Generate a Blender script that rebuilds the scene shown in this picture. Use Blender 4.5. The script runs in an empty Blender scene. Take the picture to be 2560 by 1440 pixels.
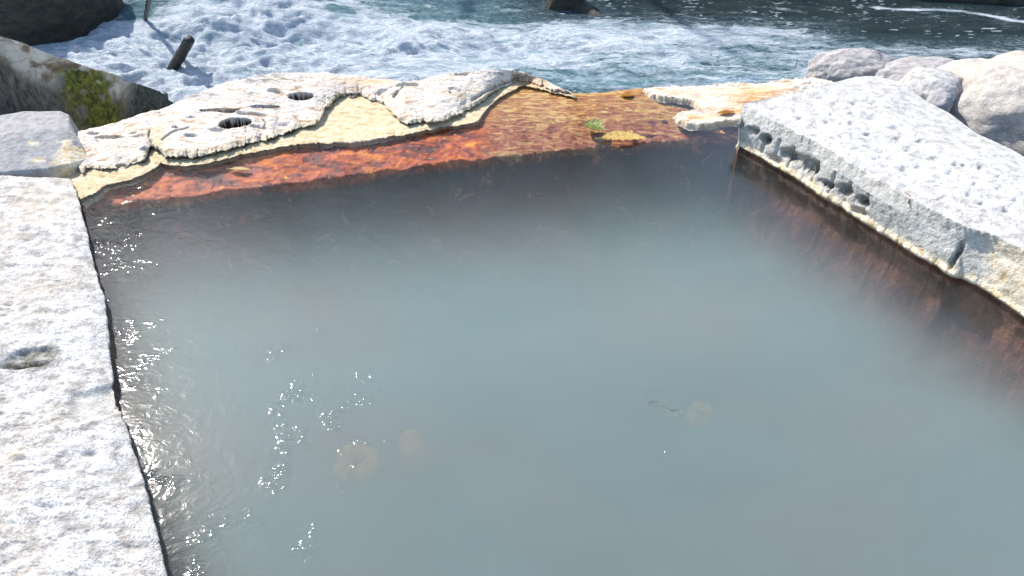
import bpy, math, random
import numpy as np
from mathutils import Vector

random.seed(7)
rng = np.random.default_rng(11)
S = bpy.context.scene
COL = S.collection

# ------------------------------------------------------------------ camera, light, exposure
CAM_H, PITCH, F = 1.5, math.radians(38), 1849.0
cd = bpy.data.cameras.new('camera')
cd.sensor_width = 36; cd.lens = 36 * F / 2560; cd.clip_start = 0.02; cd.clip_end = 400
cam = bpy.data.objects.new('camera', cd); COL.objects.link(cam)
cam.location = (0, 0, CAM_H); cam.rotation_euler = (math.pi / 2 - PITCH, 0, 0)
S.camera = cam

SUN_EL, SUN_AZ = math.radians(43), math.radians(-42)      # azimuth measured from +Y towards +X
w = bpy.data.worlds.new('World'); S.world = w; w.use_nodes = True
nt = w.node_tree; nt.nodes.clear()
sky = nt.nodes.new('ShaderNodeTexSky'); sky.sky_type = 'NISHITA'; sky.sun_disc = False
sky.sun_elevation = SUN_EL; sky.sun_rotation = SUN_AZ
bg = nt.nodes.new('ShaderNodeBackground'); bg.inputs[1].default_value = 0.15
wo = nt.nodes.new('ShaderNodeOutputWorld')
nt.links.new(sky.outputs[0], bg.inputs[0]); nt.links.new(bg.outputs[0], wo.inputs[0])
ld = bpy.data.lights.new('sun', 'SUN'); ld.energy = 3.7; ld.angle = math.radians(0.5); ld.color = (1, 0.96, 0.9)
sun = bpy.data.objects.new('sun', ld); COL.objects.link(sun)
sd = Vector((math.sin(SUN_AZ) * math.cos(SUN_EL), math.cos(SUN_AZ) * math.cos(SUN_EL), math.sin(SUN_EL)))
sun.rotation_euler = sd.to_track_quat('Z', 'Y').to_euler(); sun.location = (0, 0, 12)
S.view_settings.view_transform = 'Standard'; S.view_settings.look = 'None'
S.view_settings.exposure = 1.06; S.view_settings.gamma = 1
S.cycles.max_bounces = 8; S.cycles.volume_bounces = 3; S.cycles.transparent_max_bounces = 12
S.cycles.use_denoising = True
S.cycles.caustics_reflective = False; S.cycles.caustics_refractive = False

RIVER_Z = -0.34

# ------------------------------------------------------------------ numeric helpers
def at(px, py, z=0.0):
    """The point of the place at height z that the photograph shows at (px, py)."""
    px = np.asarray(px, float); py = np.asarray(py, float); z = np.asarray(z, float)
    x = (px - 1280) / F; y = -(py - 720) / F
    dy = math.cos(PITCH) + y * math.sin(PITCH); dz = -math.sin(PITCH) + y * math.cos(PITCH)
    t = (z - CAM_H) / dz
    return np.stack([x * t, dy * t, np.broadcast_to(z, t.shape) + 0 * t], -1)

def px_of(P):
    d = P - np.array([0, 0, CAM_H])
    f = d[..., 1] * math.cos(PITCH) - d[..., 2] * math.sin(PITCH)
    u = d[..., 1] * math.sin(PITCH) + d[..., 2] * math.cos(PITCH)
    return 1280 + F * d[..., 0] / f, 720 - F * u / f

def _hash(ix, iy, iz, seed):
    h = (ix.astype(np.int64) * 374761393 + iy.astype(np.int64) * 668265263 + iz.astype(np.int64) * 2147483647 + seed * 974634777) & 0xFFFFFFFF
    h = ((h ^ (h >> 13)) * 1274126177) & 0xFFFFFFFF
    h = ((h ^ (h >> 16)) * 2246822519) & 0xFFFFFFFF
    h = h ^ (h >> 15)
    return h / 4294967295.0

def vnoise(P, seed=0):
    Pi = np.floor(P).astype(np.int64); f = P - Pi; f = f * f * f * (f * (f * 6 - 15) + 10)
    r = 0
    for a in (0, 1):
        wx = f[..., 0] if a else 1 - f[..., 0]
        for b in (0, 1):
            wy = f[..., 1] if b else 1 - f[..., 1]
            for c in (0, 1):
                wz = f[..., 2] if c else 1 - f[..., 2]
                r = r + wx * wy * wz * _hash(Pi[..., 0] + a, Pi[..., 1] + b, Pi[..., 2] + c, seed)
    return r * 2 - 1

def fbm(P, freq, octv=4, seed=0, gain=0.5, ridge=False):
    s = 0; a = 1; t = 0
    rot = np.array([[0.8, 0.6, 0], [-0.48, 0.64, 0.6], [0.36, -0.48, 0.8]])
    Q = P * freq
    for o in range(octv):
        n = vnoise(Q, seed + o * 17)
        if ridge: n = 1 - 2 * np.abs(n)
        s = s + a * n; t += a; a *= gain
        Q = (Q @ rot) * 2.03 + 5.3
    return s / t

def sstep(a, b, x):
    t = np.clip((x - a) / (b - a), 0, 1); return t * t * (3 - 2 * t)

def ip(x, pts):
    p = np.array(pts, float); return np.interp(x, p[:, 0], p[:, 1])

def resample(poly, n, smooth=True):
    """Resample a polyline of (N,k) by arc length into n points."""
    p = np.array(poly, float)
    d = np.r_[0, np.cumsum(np.linalg.norm(np.diff(p, axis=0), axis=1))]
    u = np.linspace(0, d[-1], n)
    return np.stack([np.interp(u, d, p[:, k]) for k in range(p.shape[1])], -1)

def blur_rows(G, it, axis=0, keep=None):
    for _ in range(it):
        H = G.copy()
        if axis == 0: H[1:-1] = 0.25 * G[:-2] + 0.5 * G[1:-1] + 0.25 * G[2:]
        else: H[:, 1:-1] = 0.25 * G[:, :-2] + 0.5 * G[:, 1:-1] + 0.25 * G[:, 2:]
        G = H
    return G

def loft(lines, rows):
    """lines: list of (ncols,3); rows: how many steps between neighbours."""
    out = []
    for k in range(len(lines) - 1):
        for j in range(rows[k]):
            t = j / rows[k]; out.append(lines[k] * (1 - t) + lines[k + 1] * t)
    out.append(lines[-1])
    return np.array(out)

def normals(G):
    du = np.gradient(G, axis=1); dv = np.gradient(G, axis=0)
    n = np.cross(du, dv); l = np.linalg.norm(n, axis=-1, keepdims=True); n = n / np.maximum(l, 1e-9)
    return n

def link(name, me, mat, parent=None, smooth=True):
    o = bpy.data.objects.new(name, me); COL.objects.link(o)
    if mat: me.materials.append(mat)
    if smooth: me.polygons.foreach_set('use_smooth', [True] * len(me.polygons))
    if parent: o.parent = parent
    return o

def quads_mesh(name, V, Q, attrs=None):
    me = bpy.data.meshes.new(name)
    V = np.ascontiguousarray(V.reshape(-1, 3), dtype=np.float32); Q = np.ascontiguousarray(Q, dtype=np.int32)
    me.vertices.add(len(V)); me.vertices.foreach_set('co', V.ravel())
    k = Q.shape[1]
    me.loops.add(Q.size); me.loops.foreach_set('vertex_index', Q.ravel())
    me.polygons.add(len(Q)); me.polygons.foreach_set('loop_start', np.arange(len(Q), dtype=np.int32) * k)
    me.update(calc_edges=True)
    for a, val in (attrs or {}).items():
        at_ = me.attributes.new(a, 'FLOAT', 'POINT')
        at_.data.foreach_set('value', np.ascontiguousarray(val, dtype=np.float32).ravel())
    me.validate()
    return me

def grid_mesh(name, G, attrs=None, flip=False, keep=None):
    r, c = G.shape[:2]
    i = np.arange(r * c).reshape(r, c)
    Q = np.stack([i[:-1, :-1], i[:-1, 1:], i[1:, 1:], i[1:, :-1]], -1).reshape(-1, 4)
    if keep is not None: Q = Q[keep.reshape(-1)[Q].any(1)]
    if flip: Q = Q[:, ::-1]
    return quads_mesh(name, G, Q, attrs)

def tag(o, label=None, cat=None, group=None, kind=None):
    if label: o['label'] = label
    if cat: o['category'] = cat
    if group: o['group'] = group
    if kind: o['kind'] = kind
    return o

# ------------------------------------------------------------------ node helper
class M:
    def __init__(s, name):
        s.m = bpy.data.materials.new(name); s.m.use_nodes = True; s.t = s.m.node_tree; s.t.nodes.clear()
        s.out = s.t.nodes.new('ShaderNodeOutputMaterial')
    def n(s, kind, ins=None, **props):
        nd = s.t.nodes.new('ShaderNode' + kind)
        for k, v in props.items(): setattr(nd, k, v)
        for k, v in (ins or {}).items():
            if v is None: continue
            sock = nd.inputs[k]
            if isinstance(v, bpy.types.NodeSocket): s.t.links.new(v, sock)
            elif isinstance(v, bpy.types.Node): s.t.links.new(v.outputs[0], sock)
            else:
                if isinstance(v, tuple) and len(v) == 3 and len(sock.default_value) == 4: v = v + (1,)
                sock.default_value = v
        return nd
    def pos(s, scale=(1, 1, 1), rot=(0, 0, 0)):
        g = s.n('NewGeometry')
        if scale == (1, 1, 1) and rot == (0, 0, 0): return g.outputs['Position']
        return s.n('Mapping', {'Vector': g.outputs['Position'], 'Scale': scale, 'Rotation': rot}).outputs[0]
    def noise(s, vec, scale, detail=4, rough=0.55, dist=0, color=False):
        nd = s.n('TexNoise', {'Vector': vec, 'Scale': scale, 'Detail': detail, 'Roughness': rough, 'Distortion': dist})
        return nd.outputs[1 if color else 0]
    def voro(s, vec, scale, feature='F1', rand=1.0):
        return s.n('TexVoronoi', {'Vector': vec, 'Scale': scale, 'Randomness': rand}, feature=feature).outputs[0]
    def ramp(s, fac, stops):
        nd = s.n('ValToRGB', {0: fac}); cr = nd.color_ramp
        while len(cr.elements) > 1: cr.elements.remove(cr.elements[-1])
        for i, (p, c) in enumerate(stops):
            e = cr.elements[0] if i == 0 else cr.elements.new(p)
            e.position = p
            if not isinstance(c, tuple): c = (c, c, c)
            e.color = c + (1,)
        return nd.outputs[0]
    def mix(s, f, a, b, mode='MIX'):
        nd = s.n('Mix', None, data_type='RGBA', blend_type=mode)
        for k, v in ((0, f), (6, a), (7, b)):
            if isinstance(v, bpy.types.NodeSocket): s.t.links.new(v, nd.inputs[k])
            else: nd.inputs[k].default_value = (v + (1,)) if isinstance(v, tuple) and len(v) == 3 else v
        return nd.outputs[2]
    def math(s, op, a, b=0.0, c=0.0, clamp=False):
        nd = s.n('Math', {0: a, 1: b, 2: c}, operation=op, use_clamp=clamp); return nd.outputs[0]
    def attr(s, name):
        return s.n('Attribute', None, attribute_name=name).outputs['Fac']
    def bump(s, h, strength, dist, normal=None):
        return s.n('Bump', {'Height': h, 'Strength': strength, 'Distance': dist, 'Normal': normal}).outputs[0]
    def bsdf(s, color, rough, normal=None, spec=0.4, **kw):
        b = s.n('BsdfPrincipled', {'Base Color': color, 'Roughness': rough, 'Normal': normal, 'Specular IOR Level': spec, **kw})
        s.t.links.new(b.outputs[0], s.out.inputs[0]); return b

# ------------------------------------------------------------------ materials
def mat_granite(name, base, dark, speck=0.5, warm=0.2, moss=None, brown=None):
    """Rough hewn granite: mineral grains, lighter worn areas; optional attributes 'stain' (dark dirt, painted shade in carved hollows) and 'lime' (cream crust)."""
    m = M(name); p = m.pos()
    big = m.noise(p, 3.5, 5, 0.6)
    mid = m.noise(p, 26, 6, 0.65)
    gr = m.noise(p, 170, 3, 0.7)
    vor = m.voro(p, 210)
    c = m.mix(m.ramp(mid, [(0.38, 0), (0.6, 1)]), dark, base)
    c = m.mix(m.math('MULTIPLY', m.ramp(big, [(0.45, 0), (0.7, 1)]), warm), c, (0.46, 0.37, 0.27))
    c = m.mix(m.math('MULTIPLY', m.ramp(gr, [(0.36, 1), (0.5, 0)]), speck), c, (0.2, 0.19, 0.185))
    c = m.mix(m.math('MULTIPLY', m.ramp(vor, [(0.12, 1), (0.3, 0)]), speck * 0.6), c, (0.13, 0.125, 0.12))
    st = m.attr('stain_shade'); sn = m.noise(p, 42, 5, 0.75)
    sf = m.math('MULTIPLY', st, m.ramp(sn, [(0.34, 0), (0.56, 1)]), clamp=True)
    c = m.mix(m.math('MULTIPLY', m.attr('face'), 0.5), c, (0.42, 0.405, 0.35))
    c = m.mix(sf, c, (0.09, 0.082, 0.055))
    lf = m.attr('lime'); ln = m.noise(p, 30, 5, 0.7)
    lime = m.mix(m.ramp(ln, [(0.35, 0), (0.65, 1)]), (0.5, 0.35, 0.17), (0.78, 0.71, 0.58))
    c = m.mix(m.math('MULTIPLY', lf, 1.0, clamp=True), c, lime)
    rf = m.attr('rust'); rn = m.noise(m.pos((1, 1, 0.4)), 14, 6, 0.7, 0.6)
    rust = m.ramp(rn, [(0.3, (0.03, 0.008, 0.004)), (0.48, (0.11, 0.032, 0.018)), (0.6, (0.18, 0.07, 0.045)), (0.75, (0.27, 0.14, 0.09))])
    c = m.mix(rf, c, rust)
    h = m.math('ADD', m.math('MULTIPLY', mid, 1.0), m.math('MULTIPLY', gr, 0.35))
    n = m.bump(h, 0.85, 0.014)
    m.bsdf(c, 0.85, n, 0.25)
    return m.m

GRANITE = mat_granite('pale_granite', (0.70, 0.68, 0.65), (0.32, 0.30, 0.275), 0.75, 0.5)
GRANITE_R = mat_granite('worn_granite', (0.66, 0.645, 0.62), (0.38, 0.365, 0.34), 0.6, 0.12)
GREYSTONE = mat_granite('grey_stone', (0.38, 0.365, 0.36), (0.26, 0.25, 0.25), 0.4, 0.12)
BOULDER = mat_granite('river_boulder', (0.56, 0.52, 0.46), (0.38, 0.34, 0.30), 0.5, 0.45)
BOULDER2 = mat_granite('mauve_boulder', (0.42, 0.395, 0.38), (0.29, 0.27, 0.26), 0.3, 0.2)

def mat_crust():
    m = M('mineral_crust'); p = m.pos(); ps = m.pos((1, 3.2, 2))
    a = m.noise(ps, 9, 7, 0.68, 0.8); b = m.noise(p, 55, 5, 0.7); f = m.noise(p, 160, 3, 0.7)
    top = m.ramp(a, [(0.30, (0.28, 0.14, 0.07)), (0.38, (0.5, 0.32, 0.2)), (0.44, (0.70, 0.60, 0.49)), (0.53, (0.80, 0.74, 0.65)), (0.62, (0.58, 0.48, 0.46)), (0.68, (0.80, 0.75, 0.67))])
    top = m.mix(m.math('MULTIPLY', m.ramp(b, [(0.34, 1), (0.5, 0)]), 0.45), top, (0.42, 0.27, 0.16))
    cream = m.ramp(m.noise(m.pos((1, 1.6, 1)), 22, 5, 0.6, 0.5), [(0.3, (0.42, 0.3, 0.15)), (0.46, (0.6, 0.48, 0.28)), (0.7, (0.72, 0.63, 0.45))])
    c = m.mix(m.attr('cream'), top, cream)
    orange = m.ramp(m.noise(m.pos((0.6, 2.6, 1), (0, 0, 0.25)), 14, 6, 0.66, 1.2), [(0.33, (0.42, 0.13, 0.03)), (0.45, (0.62, 0.3, 0.1)), (0.56, (0.72, 0.5, 0.28)), (0.7, (0.74, 0.62, 0.46))])
    c = m.mix(m.attr('orange'), c, orange)
    c = m.mix(m.math('MULTIPLY', m.attr('grey'), m.ramp(m.noise(ps, 16, 5, 0.7), [(0.4, 0), (0.55, 1)]), clamp=True), c, (0.3, 0.28, 0.26))
    c = m.mix(m.attr('crack_shade'), c, (0.03, 0.012, 0.005))  # near-black in cracks; inside the holes it paints their shade
    pur = m.attr('purple')
    c = m.mix(pur, c, (0.5, 0.4, 0.36))
    h = m.math('ADD', m.math('ADD', b, m.math('MULTIPLY', a, 1.5)), m.math('MULTIPLY', f, 0.5))
    n = m.bump(h, 0.95, 0.011)
    m.bsdf(c, 0.8, n, 0.3)
    return m.m
CRUST = mat_crust()

def mat_rust():
    m = M('rust_algae_rock'); p = m.pos((1, 1.7, 1), (0, 0, -0.12)); q = m.pos()
    a = m.noise(p, 7, 7, 0.68, 1.0); b = m.noise(q, 45, 4, 0.7); v = m.noise(m.pos((0.75, 2.1, 1), (0, 0, 0.2)), 11, 5, 0.62, 2.2)
    red = m.ramp(a, [(0.34, (0.03, 0.004, 0.002)), (0.43, (0.12, 0.011, 0.002)), (0.51, (0.33, 0.045, 0.003)), (0.6, (0.48, 0.11, 0.005)), (0.7, (0.66, 0.27, 0.015))])
    red = m.mix(m.math('MULTIPLY', m.ramp(b, [(0.3, 1), (0.48, 0)]), 0.3), red, (0.05, 0.01, 0.004))
    ol = m.ramp(v, [(0.36, (0.16, 0.035, 0.008)), (0.47, (0.30, 0.105, 0.02)), (0.56, (0.40, 0.24, 0.055)), (0.68, (0.48, 0.40, 0.14))])
    pink = m.ramp(v, [(0.36, (0.09, 0.015, 0.006)), (0.5, (0.22, 0.045, 0.014)), (0.58, (0.32, 0.14, 0.045)), (0.7, (0.42, 0.28, 0.09))])
    c = m.mix(m.attr('pink'), red, pink)
    c = m.mix(m.attr('olive'), c, ol)
    fl = m.noise(m.pos((1, 2.2, 1)), 24, 2, 0.5, 0.4)
    c = m.mix(m.math('MULTIPLY', m.ramp(fl, [(0.69, 0), (0.72, 1)]), 0.85), c, (0.7, 0.42, 0.05))
    c = m.mix(m.attr('deep_shade'), c, m.ramp(a, [(0.4, (0.035, 0.02, 0.02)), (0.56, (0.06, 0.028, 0.024)), (0.62, (0.28, 0.09, 0.05))]))
    n = m.bump(m.math('ADD', a, m.math('MULTIPLY', b, 0.3)), 0.7, 0.02)
    m.bsdf(c, 0.6, n, 0.3)
    return m.m
RUST = mat_rust()

def mat_boulder_moss():
    m = M('mossy_boulder_stone'); p = m.pos((1, 1, 1.6), (0.3, 0.5, 0))
    a = m.noise(p, 6, 7, 0.7, 0.8); b = m.noise(m.pos(), 34, 5, 0.7); s = m.noise(m.pos((3, 3, 0.8), (0, 0.6, 0)), 18, 4, 0.7)
    c = m.ramp(a, [(0.34, (0.16, 0.11, 0.07)), (0.43, (0.36, 0.28, 0.2)), (0.5, (0.62, 0.56, 0.46)), (0.7, (0.72, 0.68, 0.6))])
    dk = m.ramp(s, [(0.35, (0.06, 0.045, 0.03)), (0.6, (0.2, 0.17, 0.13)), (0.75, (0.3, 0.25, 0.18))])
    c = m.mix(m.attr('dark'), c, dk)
    ms = m.ramp(b, [(0.36, (0.03, 0.028, 0.01)), (0.5, (0.11, 0.11, 0.015)), (0.66, (0.24, 0.24, 0.03))])
    c = m.mix(m.attr('moss'), c, ms)
    c = m.mix(m.attr('wet'), c, m.ramp(b, [(0.4, (0.03, 0.035, 0.03)), (0.6, (0.09, 0.1, 0.07)), (0.72, (0.25, 0.26, 0.24))]))
    n = m.bump(m.math('ADD', a, m.math('MULTIPLY', b, 0.6)), 0.8, 0.03)
    m.bsdf(c, 0.75, n, 0.3)
    return m.m
MOSSY = mat_boulder_moss()

def mat_dark_wet():
    m = M('dark_wet_stone'); p = m.pos()
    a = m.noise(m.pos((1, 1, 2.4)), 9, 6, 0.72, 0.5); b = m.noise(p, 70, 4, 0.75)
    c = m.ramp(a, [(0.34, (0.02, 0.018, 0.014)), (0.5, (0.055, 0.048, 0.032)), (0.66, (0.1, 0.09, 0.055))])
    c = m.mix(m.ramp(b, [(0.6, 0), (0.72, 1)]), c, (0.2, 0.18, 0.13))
    n = m.bump(m.math('ADD', a, b), 1.0, 0.03)
    m.bsdf(c, 0.5, n, 0.5)
    return m.m
DARKWET = mat_dark_wet()

def mat_river():
    m = M('river_whitewater')
    d = m.pos((0.42, 1.7, 1.0), (0, 0, 0.12))
    warp = m.noise(m.pos(), 3.2, 3, 0.6, 0, color=True)
    v = m.n('VectorMath', {0: d, 1: m.n('VectorMath', {0: warp, 'Scale': 0.34}, operation='SCALE').outputs[0]}, operation='ADD').outputs[0]
    a = m.noise(v, 5.5, 8, 0.7, 1.3)
    b = m.noise(m.pos((.7, 1.6, 1)), 28, 5, 0.72, 0.8)
    sp = m.voro(v, 15, 'F1')
    foam = m.attr('foam')
    s = m.math('ADD', m.math('MULTIPLY', a, 0.76), m.math('MULTIPLY', b, 0.24))
    s = m.math('ADD', s, m.math('MULTIPLY_ADD', foam, 0.62, -0.30))
    f = m.ramp(s, [(0.44, 0.0), (0.50, 0.35), (0.56, 0.75), (0.66, 1.0)])
    fleck = m.math('MULTIPLY', m.ramp(sp, [(0.16, 1), (0.26, 0)]), m.attr('fleck'))
    line = m.math('ABSOLUTE', m.math('SUBTRACT', m.noise(v, 7, 5, 0.6, 1.8), 0.5))
    line = m.math('MULTIPLY', m.ramp(line, [(0.0, 1), (0.022, 0)]), m.math('MULTIPLY_ADD', foam, 1.8, -0.2, clamp=True))
    f = m.math('MAXIMUM', m.math('MAXIMUM', f, fleck), line)
    teal = m.mix(m.ramp(a, [(0.35, 0), (0.65, 1)]), (0.055, 0.15, 0.18), (0.25, 0.43, 0.48))
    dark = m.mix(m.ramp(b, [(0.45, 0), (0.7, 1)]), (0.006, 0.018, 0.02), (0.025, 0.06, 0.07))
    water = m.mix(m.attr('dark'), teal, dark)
    fine = m.noise(m.pos((1, 1.5, 1)), 95, 4, 0.7, 1.5)
    sq = m.math('ABSOLUTE', m.math('SUBTRACT', m.noise(v, 26, 5, 0.65, 1.6), 0.5))
    foamc = m.mix(m.ramp(b, [(0.32, 0), (0.6, 1)]), (0.56, 0.63, 0.69), (0.93, 0.94, 0.95))
    foamc = m.mix(m.ramp(fine, [(0.36, 1), (0.5, 0)]), foamc, (0.44, 0.52, 0.61))
    foamc = m.mix(m.math('MULTIPLY', m.ramp(sq, [(0.0, 1), (0.04, 0)]), 0.7), foamc, (0.22, 0.32, 0.39))
    big = m.noise(m.pos((0.5, 1.5, 1), (0, 0, 0.15)), 5.5, 5, 0.62, 1.4)
    foamc = m.mix(m.math('MULTIPLY', m.ramp(big, [(0.40, 1), (0.50, 0)]), 0.7), foamc, (0.26, 0.38, 0.44))
    c = m.mix(f, water, foamc)
    h = m.math('ADD', m.math('MULTIPLY', a, 0.8), m.math('MULTIPLY', b, 0.6))
    h = m.math('ADD', h, m.math('MULTIPLY', fine, 0.3))
    n = m.bump(h, 1.0, 0.05)
    r = m.math('MULTIPLY_ADD', f, 0.6, 0.2)
    m.bsdf(c, r, n, 0.28)
    return m.m
RIVER = mat_river()

SILT_S, SILT_A = 2.6, 2.35
def mat_pool():
    """Milky hot-spring water: clear skin that reflects, pale scattering body."""
    m = M('milky_pool_water')
    p = m.pos((1, 1.35, 1), (0, 0, 0.25))
    rip = m.noise(p, 16, 3, 0.5, 1.4)
    soft = m.noise(m.pos(), 5, 3, 0.5, 0.6)
    act = m.attr('ripple')
    rn = m.noise(m.pos((1, 1.7, 1), (0, 0, -.2)), 17, 2.5, 0.5, 1.6)
    gate = m.ramp(m.noise(m.pos(), 9, 2, 0.5), [(0.52, 0), (0.7, 1)])
    ring = m.math('MULTIPLY', m.ramp(rn, [(0.48, 0), (0.62, 1), (0.75, 0.2)]), gate)
    h = m.math('ADD', m.math('MULTIPLY', rip, 0.055), m.math('MULTIPLY', soft, 0.012))
    h = m.math('ADD', h, m.math('MULTIPLY', m.math('MULTIPLY', ring, act), 0.36))
    n = m.bump(h, 1.0, 0.02)
    # light that leaves the water sees the same skin as light that enters it (no total reflection, the body is not refracted)
    ior = m.math('MULTIPLY_ADD', m.n('NewGeometry').outputs['Backfacing'], 1 / 1.33 - 1.33, 1.33)
    fr = m.n('Fresnel', {'IOR': ior, 'Normal': n})
    gl = m.n('BsdfGlossy', {'Color': (1, 1, 1), 'Roughness': 0.09, 'Normal': n})
    tr = m.n('BsdfTransparent', {'Color': (1, 1, 1)})
    mx = m.n('MixShader', {0: fr.outputs[0], 1: tr.outputs[0], 2: gl.outputs[0]})
    m.t.links.new(mx.outputs[0], m.out.inputs['Surface'])
    # the milk hangs in the middle of the pool; the water is clearer along the walls, where it flows off, and near the skin
    P = m.pos(); a = at(150, 505, 0); b = at(1823, 372, 0); ab = (b - a) / np.linalg.norm(b - a); nf = (float(ab[1]), -float(ab[0]), 0.0)
    def lin(n, o):
        d = m.n('VectorMath', {0: P, 1: tuple(float(v) for v in n)}, operation='DOT_PRODUCT').outputs['Value']
        return m.math('SUBTRACT', d, float(np.dot(o, n)))
    def ss(x, lo, hi):
        return m.n('MapRange', {0: x, 1: lo, 2: hi, 3: 0.0, 4: 1.0}, interpolation_type='SMOOTHSTEP').outputs[0]
    sw = m.noise(m.pos((.7, 1.7, 1.2), (0, 0, .2)), 4.2, 3, 0.6, 0.8)
    far = m.math('MULTIPLY_ADD', sw, 0.18, lin(nf, a))
    rt = m.math('MULTIPLY_ADD', sw, 0.16, lin((-.874, -.485, 0), b)); lf = lin((.866, .5, 0), a)
    z = m.n('SeparateXYZ', {0: P}).outputs[2]
    g = m.math('MULTIPLY', ss(far, 0.02, 1.2), m.math('MULTIPLY', ss(rt, 0.04, 0.52), ss(lf, -0.06, 0.28)))
    dz = ss(m.math('MULTIPLY', z, -1.0), -0.04, 0.16)
    mott = m.n('MapRange', {0: sw, 1: 0.38, 2: 0.66, 3: 0.86, 4: 1.12}).outputs[0]
    g = m.math('MULTIPLY', m.math('MULTIPLY', g, dz), mott)
    tint = m.mix(m.ramp(m.noise(m.pos((.8, 1.3, 1)), 2.2, 2, 0.5), [(0.42, 0), (0.62, 1)]), (0.82, 0.985, 0.90), (0.95, 0.94, 0.83))
    vs = m.n('VolumeScatter', {'Color': tint, 'Density': m.math('MULTIPLY_ADD', g, SILT_S, 0.24), 'Anisotropy': 0.0})
    va = m.n('VolumeAbsorption', {'Color': (0.0, 0.17, 0.21), 'Density': m.math('MULTIPLY_ADD', g, SILT_A, 0.6)})
    sc = m.n('AddShader', {0: vs.outputs[0], 1: va.outputs[0]})
    m.t.links.new(sc.outputs[0], m.out.inputs['Volume'])
    return m.m
POOL = mat_pool()

def mat_simple(name, stops, scale, rough=0.7, bump=0.4, bd=0.01, scl=(1, 1, 1), dist=0.4, spec=0.3):
    m = M(name); a = m.noise(m.pos(scl), scale, 6, 0.68, dist)
    m.bsdf(m.ramp(a, stops), rough, m.bump(a, bump, bd), spec)
    return m.m
BED = mat_simple('pool_bed_silt', [(0.32, (0.2, 0.12, 0.08)), (0.45, (0.24, 0.21, 0.16)), (0.6, (0.26, 0.27, 0.22)), (0.75, (0.27, 0.18, 0.12))], 2.6)
GROUND = mat_simple('gravel_ground', [(0.3, (0.03, 0.028, 0.02)), (0.5, (0.07, 0.065, 0.04)), (0.7, (0.16, 0.14, 0.11))], 8, 0.9, 0.8, 0.03)
VENT = mat_simple('vent_mineral', [(0.3, (0.5, 0.16, 0.02)), (0.55, (0.85, 0.38, 0.06)), (0.75, (0.9, 0.55, 0.15))], 40)
WOOD = mat_simple('wet_driftwood', [(0.35, (0.006, 0.005, 0.006)), (0.55, (0.016, 0.013, 0.013)), (0.7, (0.06, 0.05, 0.05))], 30, 0.4, 0.9, 0.012, (1, 1, 1), 1.2, 0.5)
TWIG = mat_simple('dry_twig', [(0.4, (0.12, 0.08, 0.05)), (0.6, (0.3, 0.22, 0.14))], 60)
LEAF_Y = mat_simple('yellow_leaf', [(0.35, (0.34, 0.16, 0.03)), (0.5, (0.5, 0.34, 0.09)), (0.7, (0.58, 0.44, 0.18))], 60, 0.55, 0.3, 0.002, (1, 3, 1))
LEAF_G = mat_simple('green_leaf', [(0.38, (0.06, 0.075, 0.01)), (0.52, (0.13, 0.15, 0.02)), (0.7, (0.34, 0.32, 0.12))], 70, 0.5, 0.3, 0.002)
LEAF_O = mat_simple('orange_leaf', [(0.35, (0.2, 0.05, 0.006)), (0.5, (0.4, 0.16, 0.015)), (0.7, (0.5, 0.27, 0.04))], 50, 0.5, 0.3, 0.002)
BARK = mat_simple('tree_bark', [(0.35, (0.05, 0.04, 0.03)), (0.6, (0.16, 0.13, 0.1))], 12, 0.9, 0.8, 0.03, (3, 3, 0.6))

# ------------------------------------------------------------------ setting: ground, pool bed, river
def build_ground():
    n = 121
    u = np.linspace(-1, 1, n); s = np.sign(u) * (np.abs(u) ** 2.6) * 160
    X, Y = np.meshgrid(s, s + 2)
    P = np.stack([X, Y, 0 * X], -1)
    Z = -0.95 + 0.05 * fbm(P, 0.7, 3, 5) + (3.6 + .8 * fbm(P, .5, 4, 6)) * sstep(8.0, 12.5, Y + .12 * X) + 3.0 * sstep(14, 60, np.abs(Y - 6)) * (1 + 0.5 * fbm(P, 0.05, 3, 9))  # far bank raised out of view to shade the river and darken its reflections
    P[..., 2] = Z
    tag(link('ground', grid_mesh('ground', P), GROUND), kind='structure')
build_ground()

def build_bed():
    X, Y = np.meshgrid(np.linspace(-2.6, 3.2, 160), np.linspace(-0.3, 4.0, 130))
    P = np.stack([X, Y, 0 * X], -1)
    P[..., 2] = -0.61 + 0.04 * fbm(P, 1.6, 4, 21)
    tag(link('pool_bed', grid_mesh('pool_bed', P), BED), kind='structure')
build_bed()

# foam read off the photograph at coarse anchor points, rows = y, columns = x every 200 px from 0
FX = np.arange(0, 2601, 200); FY = np.array([-150, 0, 40, 80, 120, 160, 200, 240])
FO = np.array([
 [.3,.3,.4,.5,.4,.3,.2,.2,.1,.1,.1,.1,.1,.1],
 [.3,.3,.42,.86,.70,.35,.2,.2,.10,.08,.08,.08,.08,.08],
 [.5,.5,.60,.96,.74,.45,.30,.32,.30,.16,.10,.12,.16,.2],
 [.7,.9,.95,1.,.86,.95,.92,.84,.72,.66,.50,.14,.08,.12],
 [.9,.95,.95,1,.88,.92,.88,.82,.68,.60,.50,.46,.36,.40],
 [.9,.95,.9,.95,.88,.80,.68,.54,.58,.52,.44,.42,.40,.42],
 [.9,.95,.95,.9,.8,.62,.52,.44,.46,.44,.46,.4,.4,.4],
 [1,1,.95,.9,.75,.6,.5,.45,.45,.46,.48,.4,.4,.4]])
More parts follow.
